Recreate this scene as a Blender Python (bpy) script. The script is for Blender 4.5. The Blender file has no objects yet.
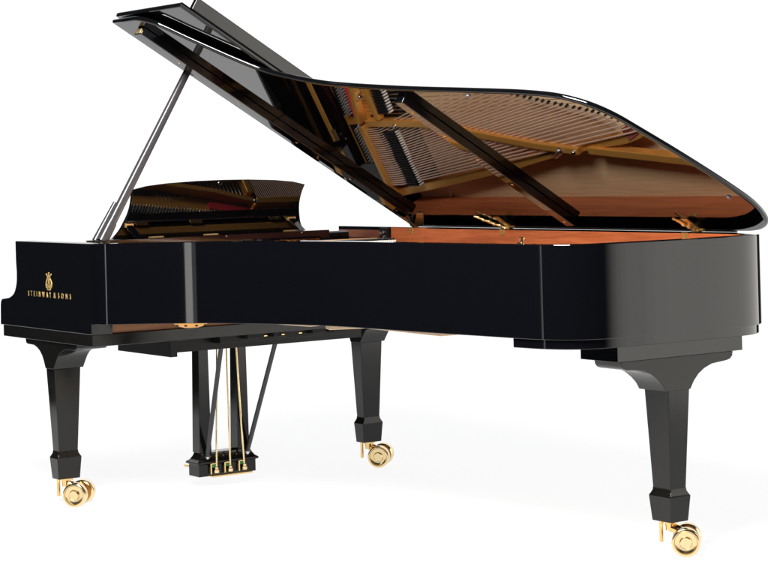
import bpy, bmesh, math, random
from mathutils import Vector, Matrix
R = math.radians
random.seed(7)
sc = bpy.context.scene
COL = sc.collection

# ------------------------------------------------------------------ camera
cam = bpy.data.cameras.new('camera'); cam_o = bpy.data.objects.new('camera', cam); COL.objects.link(cam_o)
D = Vector((-.57107, -.82090, .00063)).normalized(); Rt = Vector((-.82063, .57086, -.02622)); U = Vector((-.02116, .01549, .99966))
Rt = (Rt - D*Rt.dot(D)).normalized(); U = Rt.cross(D)
CP = Vector((4.13584, 7.45677, 1.27443))
M = Matrix((Rt, U, -D)).transposed().to_4x4(); M.translation = CP
cam_o.matrix_world = M
cam.sensor_width = 36; cam.lens = 2030.81/768*36
cam.shift_y = -(280.5-163.01)/768
cam.clip_start = .1; cam.clip_end = 200
sc.camera = cam_o
# ------------------------------------------------------------------ world, exposure
w = bpy.data.worlds.new('World'); sc.world = w; w.use_nodes = True
w.node_tree.nodes['Background'].inputs[0].default_value = (.75, .85, 1, 1)
w.node_tree.nodes['Background'].inputs[1].default_value = .04
sc.view_settings.view_transform = 'Standard'; sc.view_settings.look = 'None'
sc.view_settings.exposure = 0; sc.view_settings.gamma = 1
sc.render.engine = 'CYCLES'
try:
    sc.cycles.use_denoising = True; sc.cycles.denoiser = 'OPENIMAGEDENOISE'
except Exception: pass
sc.cycles.max_bounces = 10; sc.cycles.glossy_bounces = 6; sc.cycles.transmission_bounces = 4
sc.cycles.sample_clamp_indirect = 6
# studio axes: fwd = where the camera looks, rgt = to its right
FW = Vector((-.571, -.821, 0)).normalized(); RG = Vector((FW.y, -FW.x, 0))
ORG = Vector((CP.x, CP.y, 0))
def stud(lat, dep, z): return ORG + RG*lat + FW*dep + Vector((0, 0, z))
def area(name, pos, target, sx, sy, radiance, col=(1, 1, 1), spread=180):
    l = bpy.data.lights.new(name, 'AREA'); l.shape = 'RECTANGLE'; l.size = sx; l.size_y = sy
    l.energy = radiance*math.pi*sx*sy; l.color = col; l.spread = R(spread)
    o = bpy.data.objects.new(name, l); COL.objects.link(o)
    d = (Vector(target)-Vector(pos)).normalized()
    o.matrix_world = Matrix.Translation(pos) @ d.to_track_quat('-Z', 'Y').to_matrix().to_4x4()
    return o
# lamps: two added unseen behind the translucent sweep to keep it white, one softbox overhead, a bank of softboxes on the tail side, a strip
area('sweep_fill_under', stud(0, 8, -.35), stud(0.001, 8, 0), 9.5, 10, 1.06)
area('sweep_fill_behind', stud(0, 13.4, 2.4), stud(0, 11, 2.4), 9.5, 6, 1.42)
area('softbox_overhead', (2.2, 3.2, 3.3), (-.4, 1.5, .9), 1.6, 1.6, 80.0, (1, .97, .93))
area('softbox_tail', stud(3.9, 7.5, .92), stud(.6, 7.5, .92), 3.6, 3.0, 2.3, (1, .96, .89))
for k in range(16):            # strip lamps beside it, each dimmer than the one before
    f = 1-(k+.5)/16; d = 5.7-2.2*(k+.5)/16
    area('softbox_fade', stud(3.9, d, .92), stud(.6, d, .92), 2.2/16, 3.0, 2.3*f*f*(3-2*f)+.02, (1, .96, .89))
area('strip_lamp', (2.62, 1.99, .95), (.5, 1.05, .95), .115, 1.9, 1.25, (1, .98, .95), 100)
area('strip_wing', (2.64, 1.885, .95), (.5, .98, .95), .085, 1.9, .22, (1, .98, .95), 100)

# ------------------------------------------------------------------ materials
def mat(name, base, rough=.5, metal=0, ior=1.5, coat=0, coat_r=.03):
    m = bpy.data.materials.new(name); m.use_nodes = True
    b = m.node_tree.nodes['Principled BSDF']
    b.inputs['Base Color'].default_value = (*base, 1); b.inputs['Roughness'].default_value = rough
    b.inputs['Metallic'].default_value = metal; b.inputs['IOR'].default_value = ior
    b.inputs['Coat Weight'].default_value = coat; b.inputs['Coat Roughness'].default_value = coat_r
    return m
def rough_var(m, lo, hi, scale, bump=0, bscale=200):
    nt = m.node_tree; b = nt.nodes['Principled BSDF']
    tc = nt.nodes.new('ShaderNodeTexCoord'); n = nt.nodes.new('ShaderNodeTexNoise'); n.inputs['Scale'].default_value = scale
    n.inputs['Detail'].default_value = 5
    mr = nt.nodes.new('ShaderNodeMapRange'); mr.inputs['From Min'].default_value = .35; mr.inputs['From Max'].default_value = .7
    mr.inputs['To Min'].default_value = lo; mr.inputs['To Max'].default_value = hi
    nt.links.new(tc.outputs['Object'], n.inputs['Vector']); nt.links.new(n.outputs['Fac'], mr.inputs['Value'])
    nt.links.new(mr.outputs['Result'], b.inputs['Roughness'])
    if bump:
        n2 = nt.nodes.new('ShaderNodeTexNoise'); n2.inputs['Scale'].default_value = bscale; n2.inputs['Detail'].default_value = 3
        bp = nt.nodes.new('ShaderNodeBump'); bp.inputs['Strength'].default_value = bump; bp.inputs['Distance'].default_value = .001
        nt.links.new(tc.outputs['Object'], n2.inputs['Vector']); nt.links.new(n2.outputs['Fac'], bp.inputs['Height'])
        nt.links.new(bp.outputs['Normal'], b.inputs['Normal'])
    return m
def wood(name, c1, c2, scale=(2, 30, 30), rough=.35, rings=6, coat=0):
    m = mat(name, c1, rough, coat=coat); nt = m.node_tree; b = nt.nodes['Principled BSDF']
    tc = nt.nodes.new('ShaderNodeTexCoord'); mp = nt.nodes.new('ShaderNodeMapping'); mp.inputs['Scale'].default_value = scale
    n = nt.nodes.new('ShaderNodeTexNoise'); n.inputs['Scale'].default_value = rings; n.inputs['Detail'].default_value = 8; n.inputs['Roughness'].default_value = .62
    n.inputs['Distortion'].default_value = .4
    cr = nt.nodes.new('ShaderNodeValToRGB'); cr.color_ramp.elements[0].position = .35; cr.color_ramp.elements[1].position = .68
    cr.color_ramp.elements[0].color = (*c2, 1); cr.color_ramp.elements[1].color = (*c1, 1)
    nt.links.new(tc.outputs['Object'], mp.inputs['Vector']); nt.links.new(mp.outputs['Vector'], n.inputs['Vector'])
    nt.links.new(n.outputs['Fac'], cr.inputs['Fac']); nt.links.new(cr.outputs['Color'], b.inputs['Base Color'])
    return m
LACQ = rough_var(mat('black_lacquer', (.0012, .0013, .0020)), .025, .05, 3)
LIDM = rough_var(mat('black_lid_lacquer', (.0015, .0015, .0018), ior=1.56), .01, .03, 3)
SATIN = rough_var(mat('satin_black', (.005, .0046, .0040), ior=1.38), .09, .16, 12, .05, 350)
DULL = mat('matt_black', (.008, .008, .009), .45, ior=1.3)
FRAME = mat('black_frame_paint', (.007, .007, .007), .35, ior=1.3)
BRASS = rough_var(mat('polished_brass', (.83, .58, .25), .12, 1), .08, .2, 40)
PALEBRASS = rough_var(mat('pale_brass', (.83, .65, .36), .16, 1), .12, .26, 40)
GOLD = rough_var(mat('gold_leaf_lettering', (.78, .55, .20), .35, .6), .3, .45, 60)
PLATE = rough_var(mat('bronze_painted_iron', (.78, .37, .08), .34, .5), .28, .45, 25, .1, 250)
STEEL = mat('string_steel', (.75, .73, .7), .25, 1)
COPPER = mat('wound_copper', (.92, .64, .50), .38, .45)
RED = mat('red_felt', (.55, .012, .03), .9)
DRED = mat('faded_red_cloth', (.26, .055, .045), .9)
PINM = mat('tuning_pin_steel', (.62, .60, .58), .42, .8)
BRASSR = rough_var(mat('satin_brass', (.84, .60, .27), .34, .9), .28, .42, 50)
WHITE_FELT = mat('white_felt', (.80, .76, .70), .95)
GREEN = mat('green_felt', (.02, .16, .035), .9)
WPIN = mat('pin_steel', (.7, .7, .72), .2, 1)
MAHOG = wood('orange_mahogany', (.56, .165, .058), (.33, .080, .028), (9, .8, 14), .42, 4)
MAHOG_SHADE = wood('shaded_mahogany', (.22, .075, .035), (.12, .035, .018), (9, .8, 14), .45, 4)  # same mahogany, with the cheek's shade mixed into the colour
SPRUCE = wood('spruce', (.80, .56, .33), (.66, .43, .24), (60, 2.2, 8), .38, 2, coat=.25)
MAPLE = wood('pale_maple', (.72, .56, .38), (.60, .44, .28), (3, 9, 9), .5, 3)
BEAMW = wood('brown_beam', (.33, .15, .06), (.2, .08, .03), (.8, 14, 14), .5, 4)
PROPM = rough_var(mat('black_prop_lacquer', (.030, .030, .034)), .24, .34, 5)
BUMP = mat('rubber_bumper', (.10, .11, .14), .4)

# ------------------------------------------------------------------ mesh helpers
class MB:
    def __init__(s): s.bm = bmesh.new(); s.mi = 0
    def face(s, vs):
        try:
            f = s.bm.faces.new(vs); f.material_index = s.mi; return f
        except ValueError: return None
    def box(s, a, b, mtx=None):
        c = [Vector((x, y, z)) for x in (a[0], b[0]) for y in (a[1], b[1]) for z in (a[2], b[2])]
        if mtx: c = [mtx @ v for v in c]
        v = [s.bm.verts.new(k) for k in c]
        for q in ((0, 1, 3, 2), (4, 6, 7, 5), (0, 4, 5, 1), (2, 3, 7, 6), (0, 2, 6, 4), (1, 5, 7, 3)): s.face([v[i] for i in q])
        return s
    def loft(s, rings, cap=True, closed=False):
        vs = [[s.bm.verts.new(p) for p in r] for r in rings]; n = len(rings[0])
        L = len(vs)
        for i in range(L if closed else L-1):
            for j in range(n): s.face([vs[i][j], vs[i][(j+1) % n], vs[(i+1) % L][(j+1) % n], vs[(i+1) % L][j]])
        if cap and not closed: s.face(vs[0][::-1]); s.face(vs[-1])
        return s
    def prism(s, pts, f):          # pts 2D, f(p, 0/1) -> 3D
        return s.loft([[f(p, 0) for p in pts], [f(p, 1) for p in pts]])
    def tube(s, path, r, n=10, flat=None):
        path = [Vector(p) for p in path]; rings = []; up = None
        for i, p in enumerate(path):
            t = (path[min(i+1, len(path)-1)]-path[max(i-1, 0)]).normalized()
            if up is None:
                up = Vector((0, 0, 1)) if abs(t.z) < .9 else Vector((1, 0, 0))
            a = t.cross(up).normalized(); b = a.cross(t)
            up = b
            rr = r[i] if isinstance(r, (list, tuple)) else r
            rings.append([p + a*rr*math.cos(2*math.pi*k/n) + b*rr*math.sin(2*math.pi*k/n) for k in range(n)])
        return s.loft(rings)
    def lathe(s, c, axis, prof, n=28):   # prof: (t along axis, radius)
        c = Vector(c); ax = Vector(axis).normalized(); up = Vector((0, 0, 1)) if abs(ax.z) < .9 else Vector((1, 0, 0))
        a = ax.cross(up).normalized(); b = ax.cross(a)
        rings = [[c + ax*t + (a*math.cos(2*math.pi*k/n) + b*math.sin(2*math.pi*k/n))*max(r, 1e-5) for k in range(n)] for t, r in prof]
        return s.loft(rings)
    def build(s, name, mats, parent=None, bevel=0, seg=2, ang=35):
        bmesh.ops.remove_doubles(s.bm, verts=s.bm.verts, dist=2e-6)
        bmesh.ops.recalc_face_normals(s.bm, faces=s.bm.faces)
        me = bpy.data.meshes.new(name); s.bm.to_mesh(me); s.bm.free()
        for m in (mats if isinstance(mats, (list, tuple)) else [mats]): me.materials.append(m)
        for p in me.polygons: p.use_smooth = True
        me.set_sharp_from_angle(angle=R(ang))
        o = bpy.data.objects.new(name, me); COL.objects.link(o)
        if parent: o.parent = parent
        if bevel:
            md = o.modifiers.new('bevel', 'BEVEL'); md.width = bevel; md.segments = seg; md.limit_method = 'ANGLE'; md.angle_limit = R(40)
            md.harden_normals = True
        return o
def catmull(pts, k=6, closed=False):
    P = [Vector(p) for p in pts]; n = len(P); out = []
    for i in range(n if closed else n-1):
        p0, p1, p2, p3 = (P[(i-1) % n], P[i], P[(i+1) % n], P[(i+2) % n]) if closed else (P[max(i-1, 0)], P[i], P[i+1], P[min(i+2, n-1)])
        # centripetal
        t0 = 0; t1 = t0+max((p1-p0).length, 1e-4)**.5; t2 = t1+max((p2-p1).length, 1e-4)**.5; t3 = t2+max((p3-p2).length, 1e-4)**.5
        for j in range(k):
            t = t1+(t2-t1)*j/k
            A1 = p0*((t1-t)/(t1-t0))+p1*((t-t0)/(t1-t0)); A2 = p1*((t2-t)/(t2-t1))+p2*((t-t1)/(t2-t1)); A3 = p2*((t3-t)/(t3-t2))+p3*((t-t2)/(t3-t2))
            B1 = A1*((t2-t)/(t2-t0))+A2*((t-t0)/(t2-t0)); B2 = A2*((t3-t)/(t3-t1))+A3*((t-t1)/(t3-t1))
            out.append(B1*((t2-t)/(t2-t1))+B2*((t-t1)/(t2-t1)))
    if not closed: out.append(P[-1])
    return out
def smooth2(pts, it=3):
    P = [Vector(p) for p in pts]
    for _ in range(it): P = [P[0]] + [(P[i-1]+P[i]*2+P[i+1])/4 for i in range(1, len(P)-1)] + [P[-1]]
    return P
def resample(pts, step):
    P = [Vector(p) for p in pts]; d = [0]
    for a, b in zip(P, P[1:]): d.append(d[-1]+(b-a).length)
    n = max(2, int(d[-1]/step)); out = []; j = 0
    for i in range(n+1):
        t = d[-1]*i/n
        while j < len(P)-2 and d[j+1] < t: j += 1
        f = (t-d[j])/max(1e-9, d[j+1]-d[j]); out.append(P[j].lerp(P[j+1], min(1, f)))
    return out
def normals2(P):                  # outward for a path running treble front -> tail -> bass front (outside is on its right hand)
    out = []
    for i in range(len(P)):
        t = (P[min(i+1, len(P)-1)]-P[max(i-1, 0)]).normalized(); out.append(Vector((t.y, -t.x)))
    return out

def flat_caps(o):
    for p in o.data.polygons:
        if len(p.vertices) > 4 or p.area > .3: p.use_smooth = False

# ------------------------------------------------------------------ setting: one white sweep, lit from behind
def build_sweep():
    mb = MB(); prof = [(3.6, 0), (9.6, 0)]
    rr = 1.6
    for k in range(1, 13): a = k/12*math.pi/2; prof.append((9.6+rr*math.sin(a), rr-rr*math.cos(a)))
    prof.append((11.2, 5.2))
    lats = [-3.4, -1.7, 0, 1.7, 3.4]
    vs = [[mb.bm.verts.new(stud(la, d, z)) for la in lats] for d, z in prof]
    for i in range(len(vs)-1):
        for j in range(len(lats)-1): mb.face([vs[i][j], vs[i][j+1], vs[i+1][j+1], vs[i+1][j]])
    m = bpy.data.materials.new('white_acrylic'); m.use_nodes = True; nt = m.node_tree
    for n in list(nt.nodes): nt.nodes.remove(n)
    o = nt.nodes.new('ShaderNodeOutputMaterial'); mx = nt.nodes.new('ShaderNodeMixShader'); mx.inputs[0].default_value = .85
    d = nt.nodes.new('ShaderNodeBsdfDiffuse'); d.inputs[0].default_value = (.9, .9, .9, 1)
    t = nt.nodes.new('ShaderNodeBsdfTranslucent'); t.inputs[0].default_value = (.96, .96, .96, 1)
    nt.links.new(d.outputs[0], mx.inputs[1]); nt.links.new(t.outputs[0], mx.inputs[2]); nt.links.new(mx.outputs[0], o.inputs[0])
    ob = mb.build('backdrop', m); ob['kind'] = 'structure'; ob['label'] = 'plain white studio sweep under and behind the piano'
build_sweep()

# ------------------------------------------------------------------ the piano
piano = bpy.data.objects.new('grand_piano', None); COL.objects.link(piano)
piano['label'] = 'glossy black concert grand piano with raised lid, brass casters and gold lettering'
piano['category'] = 'piano'

ZT, ZB = 1.012, .717
rim_ctl = [(.785, .74), (.7848, .770), (.779, .790), (.752, .811), (.687, .864), (.58, .962), (.485, 1.065), (.397, 1.215), (.312, 1.411), (.260, 1.624), (.236, 1.87), (.211, 2.109),
           (.184, 2.32), (.165, 2.47), (.148, 2.56), (.100, 2.645), (.025, 2.690), (-.127, 2.706), (-.3, 2.712), (-.5, 2.716), (-.62, 2.703), (-.71, 2.655), (-.765, 2.57), (-.785, 2.45)]
RIM = resample(smooth2(resample(catmull(rim_ctl, 10), .012), 6), .02)
RIM += [Vector((-.785, y)) for y in (2.3, 2.0, 1.6, 1.2, .74)]
RN = normals2(RIM); RN[0] = Vector((1, 0)); RN[-1] = Vector((-1, 0))
def inset(d): return [p - n*d for p, n in zip(RIM, RN)]
def sweep_rim(prof, mats_idx, name, mats, parent, i0=0, i1=None):
    mb = MB(); P = RIM[i0:i1]; N = RN[i0:i1]; n = len(prof)
    vs = [[mb.bm.verts.new((p.x-nn.x*d, p.y-nn.y*d, z)) for d, z in prof] for p, nn in zip(P, N)]
    for i in range(len(vs)-1):
        for j in range(n):
            mb.mi = mats_idx[j]; mb.face([vs[i][j], vs[i][(j+1) % n], vs[i+1][(j+1) % n], vs[i+1][j]])
    mb.mi = 0; mb.face(vs[0][::-1]); mb.face(vs[-1])
    return mb.build(name, mats, parent, ang=20)
rim = sweep_rim([(0.0015, ZB), (0, ZB+.0015), (0, ZT-.0022), (.0006, ZT-.0007), (.002, ZT), (.046, ZT), (.0488, ZT-.0012), (.050, ZT-.004), (.050, .80), (.050, ZB)],
                [0, 0, 0, 0, 0, 0, 0, 1, 2, 2], 'rim', [LACQ, MAHOG, BEAMW], piano)
# lower moulding around the tail
i0 = min(range(len(RIM)), key=lambda i: abs(RIM[i].y-2.44) + (9 if RIM[i].x < -.3 else 0))
i1 = min(range(len(RIM)), key=lambda i: abs(RIM[i].y-2.3) + (9 if RIM[i].x > -.3 else 0))
sweep_rim([(.010, .687), (.009, .689), (.009, ZB-.001), (.045, ZB-.001), (.045, .687)], [0]*5, 'tail_moulding', LACQ, piano, i0, i1)

# cheeks (arms): side profile extruded, butted to the rim at y = .74
def cheek_profile():
    c = [(.0955, ZT-.003), (.0965, .93), (.100, .883), (.094, .843), (.071, .808), (.033, .790), (.005, .785)]
    pts = [tuple(v) for v in catmull(c, 6)]
    pts += [(-.034, .781), (-.046, .7785), (-.054, .771), (-.0585, .757), (-.0605, .727), (-.059, .677), (.74, .677), (.74, ZT), (.0985, ZT)]
    return pts
CH = cheek_profile()
def cheek(x0, x1, bev=.003):
    mb = MB(); n = len(CH); cx = sum(p[0] for p in CH)/n
    def ring(x, ins):
        out = []
        for i, p in enumerate(CH):
            a = Vector(CH[i-1]); b = Vector(CH[(i+1) % n]); t = (b-a).normalized(); nn = Vector((-t.y, t.x))
            q = Vector(p) + nn*ins if p[0] < .735 else Vector((p[0], p[1]-(ins if p[1] > .9 else -ins)))
            out.append((x, q.x, q.y))
        return out
    s = 1 if x1 > x0 else -1
    mb.loft([ring(x0, 0), ring(x1-s*bev, 0), ring(x1-s*bev*.3, bev*.3), ring(x1, bev)])
    o = mb.build('cheek', LACQ, piano, ang=25); flat_caps(o); return o
ck = cheek(.700, .785); cheek(-.736, -.785)

# gold lettering and lyre emblem on the treble cheek
def text_mesh(body, spacing):
    cu = bpy.data.curves.new('lettering', 'FONT'); cu.body = body; cu.space_character = spacing; cu.extrude = 0.0
    o = bpy.data.objects.new('tmp', cu); COL.objects.link(o)
    bpy.context.view_layer.update()
    me = bpy.data.meshes.new_from_object(o.evaluated_get(bpy.context.evaluated_depsgraph_get()))
    bpy.data.objects.remove(o); return me
LX = .7856
for word, c0, c1 in (('STEINWAY', .205, .407), ('&', .430, .448), ('SONS', .469, .577)):
    me = text_mesh(word, 2.5)
    xs = [v.co.x for v in me.vertices]; ys = [v.co.y for v in me.vertices]
    bx0, bx1, by0, by1 = min(xs), max(xs), min(ys), max(ys)
    for v in me.vertices:
        v.co = Vector((LX, c0+(v.co.x-bx0)/(bx1-bx0)*(c1-c0), .8015+(v.co.y-by0)/(by1-by0)*.0205))
    me.materials.append(GOLD)
    lt = bpy.data.objects.new('lettering', me); COL.objects.link(lt); lt.parent = ck
    md = lt.modifiers.new('thick', 'SOLIDIFY'); md.thickness = .0006; md.offset = 0
mb = MB(); cy, cz = .391, .830
def E(a, b): return Vector((LX, cy+a*.95, cz+b*.84))
def ribbon(pts, wd):
    pts = [Vector(p) for p in pts]
    L, Q = [], []
    for i, p in enumerate(pts):
        t = (pts[min(i+1, len(pts)-1)]-pts[max(0, i-1)]).normalized(); nn = Vector((-t.y, t.x)); ww = wd[i] if isinstance(wd, list) else wd
        L.append(p+nn*ww/2); Q.append(p-nn*ww/2)
    poly = L+Q[::-1]
    mb.prism([(v.x, v.y) for v in poly], lambda p, k: E(p[0], p[1]) + Vector((.0005*(1-2*k), 0, 0)))
for s in (-1, 1):
    ribbon(catmull([(s*.003, .010), (s*.020, .012), (s*.025, .020), (s*.024, .030), (s*.018, .043), (s*.014, .050), (s*.011, .054)], 5), .0075)
    ribbon(catmull([(s*.014, .014), (s*.019, .019), (s*.014, .025), (s*.009, .020)], 5), .005)
ribbon([(0, .004), (0, .056)], .012); ribbon([(-.016, .002), (.016, .002)], .005); ribbon([(-.010, .0065), (.010, .0065)], .004)
ribbon([(-.013, .024), (.013, .024)], .004); ribbon([(-.013, .056), (.013, .056)], .005)
mb.prism([(-.012, .059), (-.021, .069), (-.011, .065), (0, .074), (.011, .065), (.021, .069), (.012, .059)], lambda p, k: E(*p) + Vector((.0005*(1-2*k), 0, 0)))
for a, b in ((-.021, .071), (0, .0765), (.021, .071)): mb.lathe(E(a, b), (1, 0, 0), [(-.0005, .0035), (.0005, .0035)], 10)
mb.build('lyre_emblem', GOLD, ck)

# keybed, rear rail, frames under the keybed
MB().box((-.783, -.040, .633), (.783, .7385, .6768)).build('keybed', SATIN, piano, .002)
MB().box((-.699, .66, .6772), (.699, .728, .7165)).build('rear_beam', BEAMW, piano, .002)
MB().box((-.5, .2, .573), (.356, .60, .6328)).box((.357, .17, .5575), (.387, .606, .6328)).box((-.45, .604, .60), (.2, .66, .6326)).build('action_frame', FRAME, piano, .0015)
for xx in (.10, -.02, -.2, -.3): MB().box((xx, .661, .612), (xx-.06, .70, .6324)).build('lyre_socket', DULL, piano, .002)
for xx in (.03, -.05, -.13): MB().box((xx, .701, .619), (xx-.014, .709, .622)).build('trapwork_spring', BRASS, piano)
# bell under the treble rim, pale braces under the soundboard
bell_c = (.476, .97, .74)
mb = MB(); mb.lathe((.475, .93, .735), (0, 0, -1), [(-.02, .075), (.01, .074), (.024, .066), (.034, .05), (.040, .028), (.042, 0)], 32)
bell = mb.build('treble_bell', PLATE, piano)
for k in range(9):
    a = k*2*math.pi/9; MB().lathe((.475+.056*math.cos(a), .93+.056*math.sin(a), .71), (0, 0, -1), [(0, .006), (.0065, .006), (.008, .003)], 10).build('screw', DULL, bell)
def beam(a, b, wd, z0, z1, m=MAPLE):
    a = Vector((a[0], a[1], 0)); b = Vector((b[0], b[1], 0)); t = (b-a).normalized(); n = Vector((-t.y, t.x, 0))*wd/2
    mb = MB(); mb.loft([[a-n+Vector((0, 0, z0)), a+n+Vector((0, 0, z0)), a+n+Vector((0, 0, z1)), a-n+Vector((0, 0, z1))],
                        [b-n+Vector((0, 0, z0)), b+n+Vector((0, 0, z0)), b+n+Vector((0, 0, z1)), b-n+Vector((0, 0, z1))]])
    return mb.build('brace', m, piano, .003)
beam((-.05, .74), (.02, 1.9), .07, .685, .80)
beam((-.30, .74), (-.25, 2.4), .07, .664, .80)
beam((-.52, .74), (-.45, 2.5), .07, .655, .80)
beam((.25, .74), (.20, 1.35), .06, .702, .80)
beam((.20, 1.42), (-.68, 1.75), .06, .694, .78)

# soundboard
ins = inset(.049)
mb = MB(); pl = [(p.x, p.y) for p in ins] + [(-.701, .70), (.701, .70)]
mb.prism(pl, lambda p, k: (p[0], p[1], .862-.012*k)); mb.build('soundboard', SPRUCE, piano)
def strip(path, wd, z0, z1, name, m, parent, bev=.002):
    P = [Vector(p) for p in path]; L, Q = [], []
    for i, p in enumerate(P):
        t = (P[min(i+1, len(P)-1)]-P[max(0, i-1)]).normalized(); n = Vector((-t.y, t.x)); L.append(p+n*wd/2); Q.append(p-n*wd/2)
    mb = MB(); n = len(P)
    ring = [[(L[i].x, L[i].y, z0), (L[i].x, L[i].y, z1), (Q[i].x, Q[i].y, z1), (Q[i].x, Q[i].y, z0)] for i in range(n)]
    mb.loft(ring)
    return mb.build(name, m, parent, bev)
strip(catmull([(.62, .78), (.45, .86), (.28, 1.05), (.15, 1.35), (.08, 1.7), (-.02, 2.05), (-.2, 2.25), (-.33, 2.30)], 6), .035, .8625, .908, 'treble_bridge', MAPLE, piano)
strip(catmull([(-.46, 2.0), (-.38, 1.88), (-.33, 1.7), (-.28, 1.5)], 6), .035, .8625, .905, 'bass_bridge', MAPLE, piano)

# iron plate: front web, rounded outer frame, struts
webo = [(-.692, .30), (-.692, .466), (-.335, .468), (-.30, .515), (.1, .53), (.45, .56), (.66, .60), (.692, .62), (.692, .30)]
mb = MB(); mb.prism(webo, lambda p, k: (p[0], p[1], .925-.02*k))
plate = mb.build('iron_plate', PLATE, piano, .003)
MB().box((-.70, .30, .80), (.70, .698, .86)).build('dark_gap_box', DULL, piano)  # black box standing in for the shade in the gap above the action
MB().box((-.734, .50, .852), (-.655, .70, .8625)).build('rim_ledge', SPRUCE, piano)
frame_path = catmull([(-.672, .47), (-.63, .80), (-.565, 1.25), (-.505, 1.6), (-.475, 1.85), (-.455, 2.03), (-.41, 2.14), (-.30, 2.17), (-.15, 2.12), (-.02, 2.02), (.05, 1.85), (.09, 1.6), (.15, 1.38), (.25, 1.15), (.38, .98), (.52, .86), (.66, .74)], 5)
strip(frame_path, .038, .895, .934, 'plate_frame', PLATE, plate, .004)
strip(catmull([(-.44, 2.02), (-.40, 2.10), (-.30, 2.13), (-.16, 2.08), (-.04, 1.99), (.02, 1.84), (.06, 1.6), (.12, 1.37)], 5), .05, .9345, .938, 'hitch_felt', DRED, plate, 0)
def bar(path, wd, z0, z1, name='strut', m=PLATE, bev=.004):
    return strip(path, wd, z0, z1, name, m, plate, bev)
bar([(-.328, .50), (-.345, .89), (-.39, 1.14), (-.46, 1.53), (-.49, 1.76)], .028, .926, .965)
bar([(-.497, 1.79), (-.55, 2.27), (-.60, 2.60)], .03, .905, .945)
bar([(-.69, .452), (-.34, .452)], .030, .9255, .968)
bar([(-.325, .452), (-.155, .512), (.10, .57), (.40, .61), (.68, .64)], .026, .9255, .97)
bar([(-.315, .60), (-.155, .605), (.12, .64), (.40, .67), (.68, .70)], .03, .935, .968)
bar([(-.05, .64), (-.09, 1.2), (-.12, 2.05)], .028, .93, .965)
bar([(.18, .68), (.14, 1.35)], .026, .93, .965)
bar([(.42, .70), (.37, .98)], .026, .93, .965)
bar([(-.505, .282), (.62, .282)], .038, .935, 1.002, 'front_flange')
for bx, by in ((-.33, .45), (-.49, 1.74), (-.10, .62), (-.345, .70), (.2, .65), (-.2, .555)):
    MB().lathe((bx, by, .962), (0, 0, 1), [(0, .011), (.006, .011), (.008, .008), (.011, .006), (.012, .002)], 14).build('bolt', WPIN, plate)
# horn bolt by the bass strut
MB().lathe((-.515, 1.60, .945), (.45, .9, .25), [(0, .004), (.0, .010), (.05, .010), (.055, .014), (.085, .014), (.09, .007)], 14).build('nose_bolt', WPIN, plate)
# tuning pins: hundreds of them
mb = MB()
def pinrow2(p0, p1, rows, dy, dx):
    n = int(abs(p1[0]-p0[0])/dx)
    for r_ in range(rows):
        for i in range(n):
            f = (i+.5*(r_ % 2))/n; x = p0[0]+(p1[0]-p0[0])*f; y = p0[1]+(p1[1]-p0[1])*f+dy*r_+random.uniform(-.001, .001)
            mb.lathe((x, y, .9295), (random.uniform(-.04, .04), random.uniform(-.04, .04), 1), [(0, .0034), (.012, .0034), (.0125, .0026), (.024, .0024)], 6)
pinrow2((-.67, .375), (-.35, .375), 3, .011, .013); pinrow2((-.29, .362), (.64, .50), 4, .011, .013)
pins = mb.build('tuning_pins', PINM, plate); pins['kind'] = 'stuff'
strip([(-.675, .363), (-.345, .363)], .082, .9252, .929, 'pin_backing', DULL, plate, 0)
strip([(-.30, .350), (.65, .490)], .105, .9252, .929, 'pin_backing', DULL, plate, 0)
strip([(-.66, .417), (-.345, .417)], .026, .9252, .939, 'felt_strip', RED, plate, 0)
strip([(-.30, .418), (-.20, .440), (-.12, .457)], .036, .9292, .940, 'felt_strip', RED, plate, 0)

# strings: one part per bass note, one part for the thin treble ones
HITCH = catmull([(-.428, 2.075), (-.395, 2.01), (-.36, 1.933), (-.325, 1.787), (-.285, 1.60), (-.235, 1.40), (-.19, 1.25)], 8)
HITCH = resample(HITCH, .005)
NB = 28
sv = []
for i in range(NB):
    f = i/(NB-1); x0 = -.625+f*.265; e = HITCH[int(f*(len(HITCH)-1))]
    rad = .0033-.0012*f
    z0, z1 = .948, .948
    mb = MB(); mb.tube([(x0, .47, .952), (x0+.003, .55, .952), (e.x, e.y, .945), (e.x+.006, e.y+.035, .939)], rad, 6)
    mb.build('string', COPPER, piano)
    MB().lathe((e.x+.006, e.y+.036, .934), (0, 0, 1), [(0, .005), (.012, .005), (.016, .002)], 8).build('hitch_pin', DULL, plate)
for i in range(24):
    f = i/23; x0 = -.30+f*.40
    ex = x0-.03*(1-f); ey = 1.98-.72*f
    MB().tube([(x0, .50, .932), (ex, ey, .925)], .0012, 5).build('string', STEEL, piano)
mb = MB()
for i in range(60):
    f = i/59; x0 = .11+f*.52
    mb.tube([(x0, .56+.05*f, .932), (x0-.01, 1.24-.48*f, .925)], .0013, 4)
st = mb.build('treble_strings', STEEL, piano); st['kind'] = 'stuff'
# dampers
def damper(x, y0, y1, wd, z):
    mb = MB(); mb.box((x-wd/2, y0, z), (x+wd/2, y1, z+.020))
    mb.mi = 1; mb.box((x-wd*.42, y0+.004, z-.012), (x+wd*.42, y1-.03, z-.0002)); mb.box((x-wd*.38, y1+.0004, z-.006), (x+wd*.38, y1+.009, z+.014))
    return mb.build('damper', [DULL, WHITE_FELT], piano)
for i in range(24): damper(-.618+i*.0107, .606, .682, .0056, .952)
for i in range(30): damper(-.285+i*.0128, .618+.0018*i, .688+.0018*i, .0068, .942)

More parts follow.
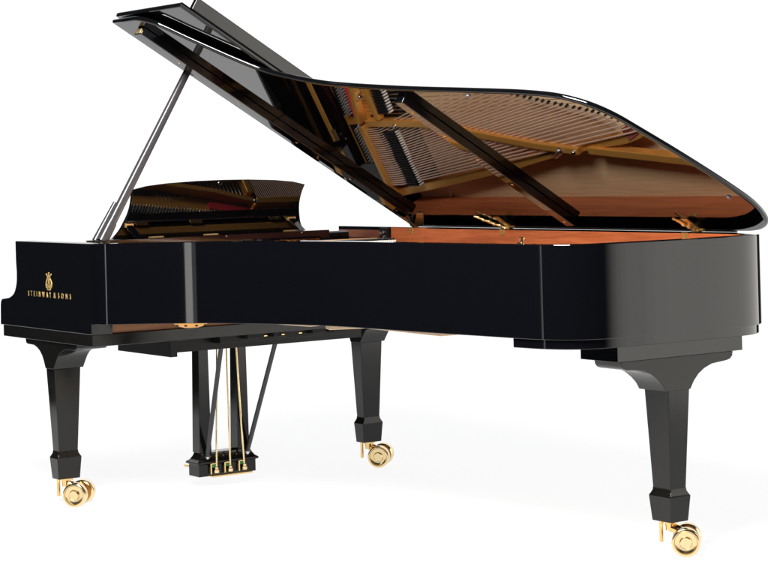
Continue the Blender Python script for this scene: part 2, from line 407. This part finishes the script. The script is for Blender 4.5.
# music desk, its rail and props
RAIL = MB().box((-.51, .312, .974), (.51, .368, 1.008)).build('desk_rail', LACQ, piano, .002)
for xx in (.375, -.012, -.372):
    MB().lathe((xx, .3683, 1.002), (0, 1, 0), [(0, .0042), (.002, .0042), (.003, .002)], 10).build('screw', WPIN, RAIL)
MB().box((-.69, .24, .958), (-.513, .455, .966)).build('desk_track', LACQ, piano, .001)
MB().box((.513, .24, .958), (.69, .455, .966)).build('desk_track', LACQ, piano, .001)
side = catmull([(.460, 1.000), (.438, 1.020), (.421, 1.045), (.409, 1.075), (.3985, 1.110), (.3955, 1.145), (.398, 1.175), (.4045, 1.200)], 4)
top = [(.405, 1.203), (.34, 1.2135), (.25, 1.222), (.12, 1.2275), (0, 1.229)]
half = [(v.x, v.y) for v in side] + top[1:]
dk = half + [(-a, b) for a, b in half[::-1][1:]]
mb = MB(); y_at = lambda z: .240 + (z-1.0)*.45
mb.prism(dk, lambda p, k: (p[0]-.015, y_at(p[1])-.016*k, p[1]))
desk = mb.build('music_desk', LIDM, piano, .002)
MB().box((-.415, .2755, 1.070), (.385, .286, 1.078)).build('desk_ledge', LACQ, desk, .001)
for xx in (.375, -.385):
    mb = MB(); mb.prism([(.360, 1.009), (.346, 1.009), (.266, 1.049), (.2715, 1.062)], lambda p, k: (xx+.014-.028*k, p[0], p[1]))
    br = mb.build('desk_prop', LACQ, desk, .001)
    MB().box((xx-.018, .263, 1.050), (xx+.018, .276, 1.0665)).build('hinge_plate', BRASSR, br, .001)
for xx in (.28, .03, -.35): MB().box((xx-.028, .305, 1.0085), (xx+.028, .33, 1.012)).build('hinge_plate', BRASSR, desk, .0005)
# fallboard and key slip on the player's side
mb = MB(); mb.prism([(-.03, .6775), (-.03, .70), (-.01, .715), (.16, .735), (.18, .80), (.205, .985), (.216, .997), (.232, .990), (.232, .6775)], lambda p, k: (.698-1.396*k, p[0], p[1]))
mb.build('fallboard', LACQ, piano, .003)
# bass cheek lining, track end
MB().box((-.7355, .11, .966), (-.727, .435, .998)).build('cheek_lining', MAHOG_SHADE, piano, .001)
MB().box((-.7355, .497, .80), (-.7325, .7395, 1.0105)).build('cheek_veneer', MAHOG, piano)
te = MB().box((-.7355, .437, .955), (-.715, .490, 1.008)).build('track_end', DULL, piano, .001)
for yy, zz in ((.45, .985), (.47, .972), (.47, .990)): MB().lathe((-.7148, yy, zz), (1, 0, 0), [(0, .006), (.004, .006), (.006, .003)], 10).build('screw', WPIN, te)
tr = MB().box((-.7355, .13, .967), (-.515, .158, .985)).build('desk_slide', DULL, piano, .001)
for xx in (-.53, -.56, -.60): MB().lathe((xx, .1585, .977), (0, 1, 0), [(0, .005), (.004, .005)], 10).build('screw', WPIN, tr)

# ------------------------------------------------------------------ lid
TH = R(31.0); AX = Vector((-.789, 0, 1.0132)); LE = Vector((math.cos(TH), 0, math.sin(TH))); LN = Vector((-math.sin(TH), 0, math.cos(TH)))
def lp(xh, y, s): return AX + LE*(xh+.79) + Vector((0, y, 0)) + LN*s
lid_ctl = [(.809, .735), (.80, .778), (.755, .838), (.667, .890), (.580, .946), (.485, 1.010), (.398, 1.086), (.336, 1.205), (.295, 1.310), (.262, 1.455), (.212, 1.762), (.174, 2.062), (.136, 2.330),
           (.100, 2.462), (.038, 2.552), (-.038, 2.600), (-.108, 2.620), (-.188, 2.642), (-.268, 2.662), (-.415, 2.692), (-.510, 2.706), (-.600, 2.712), (-.685, 2.690), (-.737, 2.658), (-.772, 2.608), (-.789, 2.546), (-.791, 2.46)]
LO = resample(smooth2(resample(catmull(lid_ctl, 8), .01), 6), .018)
outline = [Vector((.809, .566))] + LO + [Vector((-.791, .566))]
def ring_in(P, d):
    n = len(P); out = []
    for i in range(n):
        a = (P[i]-P[i-1]).normalized(); b = (P[(i+1) % n]-P[i]).normalized()
        na, nb = Vector((-a.y, a.x)), Vector((-b.y, b.x)); m = (na+nb); k = m.length
        m = m/k if k > 1e-6 else na
        out.append(P[i]+m*d/max(.5, m.dot(na)))
    return out
T0, T1 = 0.0, .020      # underside, outer face
def slab(P, s0, s1, b=.003, cvt=lp):
    return [[cvt(p.x, p.y, s) for p in ring_in(P, d)] for d, s in ((b, s0), (b*.62, s0+b*.08), (b*.3, s0+b*.3), (b*.08, s0+b*.62), (0, s0+b), (0, s1-b), (b*.08, s1-b*.62), (b*.3, s1-b*.3), (b*.62, s1-b*.08), (b, s1))]
mb = MB(); mb.loft(slab(outline, T0, T1, .0096)); lid = mb.build('lid', LIDM, piano, ang=24); flat_caps(lid)
def lbox(x0, x1, y0, y1, s0, s1, name, m, parent, bev=.002):
    mb = MB(); mb.loft([[lp(x, y, s0) for x, y in ((x0, y0), (x1, y0), (x1, y1), (x0, y1))], [lp(x, y, s1) for x, y in ((x0, y0), (x1, y0), (x1, y1), (x0, y1))]])
    return mb.build(name, m, parent, bev)
b1 = lbox(-.660, .756, .688, .742, T0-.030, T0-.0003, 'batten', LACQ, lid, .003)
b2 = lbox(-.712, .181, 1.664, 1.714, T0-.030, T0-.0003, 'batten', LACQ, lid, .003)
for bt, yc, xs_, dz in ((b1, .715, (-.60, -.34, -.05, .25, .55), .030), (b2, 1.689, (-.68, -.55, -.40, -.22, -.05, .11), .030)):
    for xx in xs_:
        MB().lathe(lp(xx, yc, T0-dz+.0008), -LN, [(0, .0058), (.0012, .0058), (.002, .004)], 12).build('screw', BRASS, bt)
cap = lbox(.7562, .7585, .698, .732, T0-.026, T0-.006, 'end_plate', BRASSR, b1, .0005)
for xx, yy in ((.150, 2.040), (-.548, 2.645)):
    MB().lathe(lp(xx, yy, T0-.0003), -LN, [(0, .008), (.004, .0075), (.006, .004)], 14).build('bumper', BUMP, lid)
MB().lathe(lp(.45, .612, T0-.0003), -LN, [(0, .022), (.006, .022), (.008, .014)], 16).build('prop_cup', DULL, lid)
# ornate hinges on the hinge side: knuckle, plate on the inner rim, scrolled leaf under the lid
for k, yc in enumerate((.640, 1.250, 2.272)):
    hg = MB().box((-.7345, yc-.016, .988), (-.7300, yc+.016, 1.0105)).build('hinge', BRASSR, piano, .0006)
    if k == 2:
        pass
    for dy in (-.009, .009): MB().lathe((-.7300, yc+dy, .999), (1, 0, 0), [(0, .0035), (.0015, .003)], 8).build('screw', PALEBRASS, hg)
    # scrolled leaf rising from the rim top beside the lid
    y2 = (.605, 1.238, 2.290)[k]
    a = lp(-.797, y2, -.008); b = lp(-.677, (.640, 1.130, 2.262)[k], -.010)
    pth = resample([a, b], .004); t = (b-a).normalized()
    rad = [(.0088 - .0048*i/len(pth))*(1+.18*math.sin(i*1.1)) for i in range(len(pth))]
    pth = [p + LN*.001*math.sin(i*.55+1) for i, p in enumerate(pth)]
    MB().tube(pth, rad, 10).build('hinge_leaf', BRASSR, hg)
    mb = MB(); mb.tube([(-.780, y2-.03, 1.0195), (-.780, y2+.03, 1.0195)], .0065, 12); mb.build('hinge_knuckle', BRASSR, hg)
    if k: lbox(-.780, -.70, y2-.017, y2+.017, T0-.0025, T0-.0004, 'lid_plate', BRASSR, hg, .0005)
    else:
        q = [(-.785, .590), (-.776, .668), (-.668, .800), (-.676, .745)]
        mb = MB(); mb.loft([[lp(x, y, T0-.004) for x, y in q], [lp(x, y, T0-.0004) for x, y in q]]); mb.build('lid_plate', BRASSR, hg, .001)
MB().tube([(-.7865, .575, 1.0168), (-.7865, 2.47, 1.0168)], .0046, 12).build('hinge_strip', LACQ, lid)
# folded front flap lying on the lid, with its raised lip
flap = [Vector(v) for v in ((.806, .566), (.806, 1.064), (-.79, 1.064), (-.79, .566))]
mb = MB(); mb.loft(slab(flap, .030, .050, .006)); fl = mb.build('lid_flap', LIDM, piano, ang=24); flat_caps(fl)
lbox(-.77, .757, 1.036, 1.060, .0503, .100, 'flap_lip', LIDM, fl, .003)
for xx in (-.6, -.2, .2, .6):
    mb = MB(); mb.tube([lp(xx-.05, .562, .025), lp(xx+.05, .562, .025)], .006, 10); mb.build('flap_hinge', BRASS, fl)
# prop stick
SB = Vector((.672, .615, 1.010)); ST = lp(.45, .612, T0-.008)
ST = SB + LN*((ST-SB).dot(LN)); td = (ST-SB).normalized()
def stick(a, b, w0, w1, h0, h1, name, parent, off=Vector((0, 0, 0)), bev=.005):
    sx = Vector((0, 1, 0)).cross(td).normalized(); sy = Vector((0, 1, 0))
    mb = MB(); rings = []
    for p, ww, hh in ((a, w0, h0), (b, w1, h1)):
        rings.append([p+off+sx*ww*.5*math.copysign(abs(math.cos(k*math.pi/14))**.75, math.cos(k*math.pi/14))+sy*hh*.5*math.copysign(abs(math.sin(k*math.pi/14))**.75, math.sin(k*math.pi/14)) for k in range(28)])
    mb.loft(rings); return mb.build(name, PROPM, parent, ang=50)
ps = stick(SB+td*.004, ST, .036, .028, .030, .025, 'prop_stick', piano, bev=.013)
stick(SB+td*.004, SB+td*.17, .034, .020, .024, .018, 'short_prop', ps, Vector((.006, -.036, 0)))
stick(SB+td*.004, SB+td*.085, .043, .040, .036, .032, 'prop_collar', ps, Vector((0, .001, 0)), .007)
MB().box((SB.x-.05, SB.y-.06, ZT+.0005), (SB.x+.035, SB.y+.03, ZT+.006)).build('prop_base', DULL, ps, .002)
# lid lock knob on the near rim
MB().lathe((.083, 2.39, ZT), (0, 0, 1), [(0, .010), (.002, .010), (.0025, .006), (.012, .006), (.014, .010), (.018, .010), (.019, .008)], 16).build('lock_knob', PALEBRASS, rim)

# ------------------------------------------------------------------ legs
def bracket_front(xc):
    P = [(.150, .6325), (.1515, .622), (.157, .615), (.168, .6125), (.225, .611), (.25, .604), (.275, .592), (.295, .575), (.310, .553), (.322, .528),
         (.392, .528), (.412, .553), (.430, .575), (.452, .592), (.480, .604), (.51, .610), (.578, .6115), (.589, .614), (.596, .621), (.598, .6325)]
    mb = MB(); mb.prism(P, lambda p, k: (xc+.063-.126*k, p[0], p[1])); return mb
def bracket_tail():
    P = [(-.090, .635), (-.0925, .622), (-.100, .613), (-.113, .608), (-.165, .6045), (-.195, .597), (-.220, .585), (-.245, .567), (-.264, .548), (-.277, .527),
         (-.383, .527), (-.400, .553), (-.420, .573), (-.446, .589), (-.480, .601), (-.545, .607), (-.562, .611), (-.572, .620), (-.575, .635)]
    mb = MB(); mb.prism(P, lambda p, k: (p[0], 2.652-.128*k, p[1])); return mb
def leg(cx, cy, tx, ty, off=(-.005, .064)):
    """tapered leg, shoe, caster; tx, ty = half widths at the top"""
    f = lambda hx, hy, z: [(cx-hx, cy-hy, z), (cx+hx, cy-hy, z), (cx+hx, cy+hy, z), (cx-hx, cy+hy, z)]
    bx_, by_ = tx*.72, ty*.74
    mb = MB(); mb.loft([f(tx, ty, .5285), f(bx_, by_, .206)]); lg = mb.build('leg', SATIN, piano, .0025)
    mb = MB(); sx, sy = tx*.93, ty*.93
    mb.loft([f(bx_+.001, by_+.001, .212), f(bx_+.0015, by_+.0015, .203), f(bx_+.006, by_+.005, .194), f(sx, sy, .186), f(sx, sy, .183), f(sx*.88, sy*.84, .104)])
    mb.build('leg_shoe', SATIN, lg, .002)
    # caster: two wheels on one axle, trailing
    axd = Vector((-.715, -.699, 0)).normalized()
    W1 = Vector((cx+off[0], cy+off[1], .046))
    for k, c in ((0, W1), (1, W1+axd*.092)):
        s = -1 if k == 0 else 1
        mb = MB(); r = .0455
        mb.lathe(c, axd*s, [(-.022, .012), (-.022, r-.006), (-.0185, r-.001), (-.016, r), (.012, r), (.016, r-.0015), (.018, r-.005), (.0178, r-.008), (.013, r-.0105), (.0115, r-.014), (.0115, .021), (.013, .0195), (.020, .019), (.022, .017), (.022, 0)], 40)
        mb.build('caster_wheel', PALEBRASS, lg)
    mid = W1+axd*.046
    mb = MB(); mb.tube([W1, W1+axd*.092], .010, 14); mb.lathe((cx, cy, .1035), (0, 0, -1), [(0, .026), (.006, .026), (.008, .018), (.022, .016), (.03, .016)], 20)
    mb.tube([(cx, cy, .083), (cx*.5+mid.x*.5, cy*.5+mid.y*.5, .075), (mid.x, mid.y, .046)], [.015, .016, .013], 14)
    mb.build('caster_fork', BRASS, lg)
    e = Vector((cx, cy, 0)) + FW*.0 - RG*.030
    MB().tube([(e.x, e.y, .1035), (e.x, e.y, .036)], .0065, 12).build('brake_pin', BRASS, lg)
    return lg
for s in (1, -1):
    lg = leg(.0097+s*.7037, .348, .055, .0365)
    bracket_front(.0097+s*.7037).build('leg_bracket', SATIN, lg, .0015)
lg = leg(-.3325, 2.595, .046, .0565, (.010, .082))
bracket_tail().build('leg_bracket', SATIN, lg, .0015)
MB().box((-.618, 2.475, .6352), (-.075, 2.653, .6868)).build('leg_block', LACQ, lg, .0015)

# ------------------------------------------------------------------ pedal lyre
f4 = lambda x0, x1, y0, y1, z: [(x0, y0, z), (x1, y0, z), (x1, y1, z), (x0, y1, z)]
mb = MB(); mb.loft([f4(-.128, .136, .275, .358, .043), f4(-.128, .136, .275, .358, .090), f4(-.138, .146, .268, .366, .094), f4(-.138, .146, .268, .366, .101), f4(-.126, .134, .277, .357, .108), f4(-.116, .124, .285, .350, .122), f4(-.110, .118, .288, .347, .136)])
ly = mb.build('pedal_lyre', SATIN, piano, .0015, ang=30)
for xc in (.0965, -.0805):
    mb = MB(); mb.loft([f4(xc-.0275, xc+.0275, .287, .346, .1362), f4(xc-.0225, xc+.0225, .293, .3455, .573)]); mb.build('pillar', SATIN, ly, .002)
for a, b in (((.0915, .345, .114), (.124, .55, .615)), ((-.095, .345, .117), (-.127, .55, .60))):
    br = MB().tube([a, b], .0095, 14).build('brace_rod', PROPM, ly)
    v = (Vector(b)-Vector(a)).normalized()
    MB().tube([Vector(a)-v*.004, Vector(a)+v*.012], .0115, 14).tube([Vector(b)-v*.02, Vector(b)+v*.012], .0125, 14).build('rod_socket', WPIN, ly)
for k, (x0, x1) in enumerate(((.064, .044), (0, 0), (-.066, -.044))):
    MB().tube([(x0, .372, .066), (x1, .366, .572)], .0038, 10).lathe((x0, .372, .056), (0, 0, 1), [(0, .0115), (.012, .0115), (.014, .008), (.022, .008), (.024, .005)], 14).build('pedal_rod', PALEBRASS, ly)
    mb = MB(); mb.box((x0+.020, .3668, .052), (x0+.026, .371, .094)); mb.box((x0-.004, .3668, .0905), (x0+.0198, .371, .095)); mb.build('pedal_bracket', BRASS, ly, .0005)
    MB().box((x0-.006, .3662, .078), (x0+.0196, .369, .0888)).build('pedal_felt', GREEN, ly)
    mb = MB(); mb.loft([[(x0-w_, y, z) for w_, z in ((-h, .066), (h, .066), (h, .058), (-h, .058))] for y, h in ((.272, .009), (.22, .010), (.17, .017), (.14, .019), (.125, .012))])
    mb.build('pedal', BRASS, ly, .002)
MB().box((-.098, .3585, .0405), (.088, .384, .0465)).build('pedal_plate', BRASS, ly, .0008)
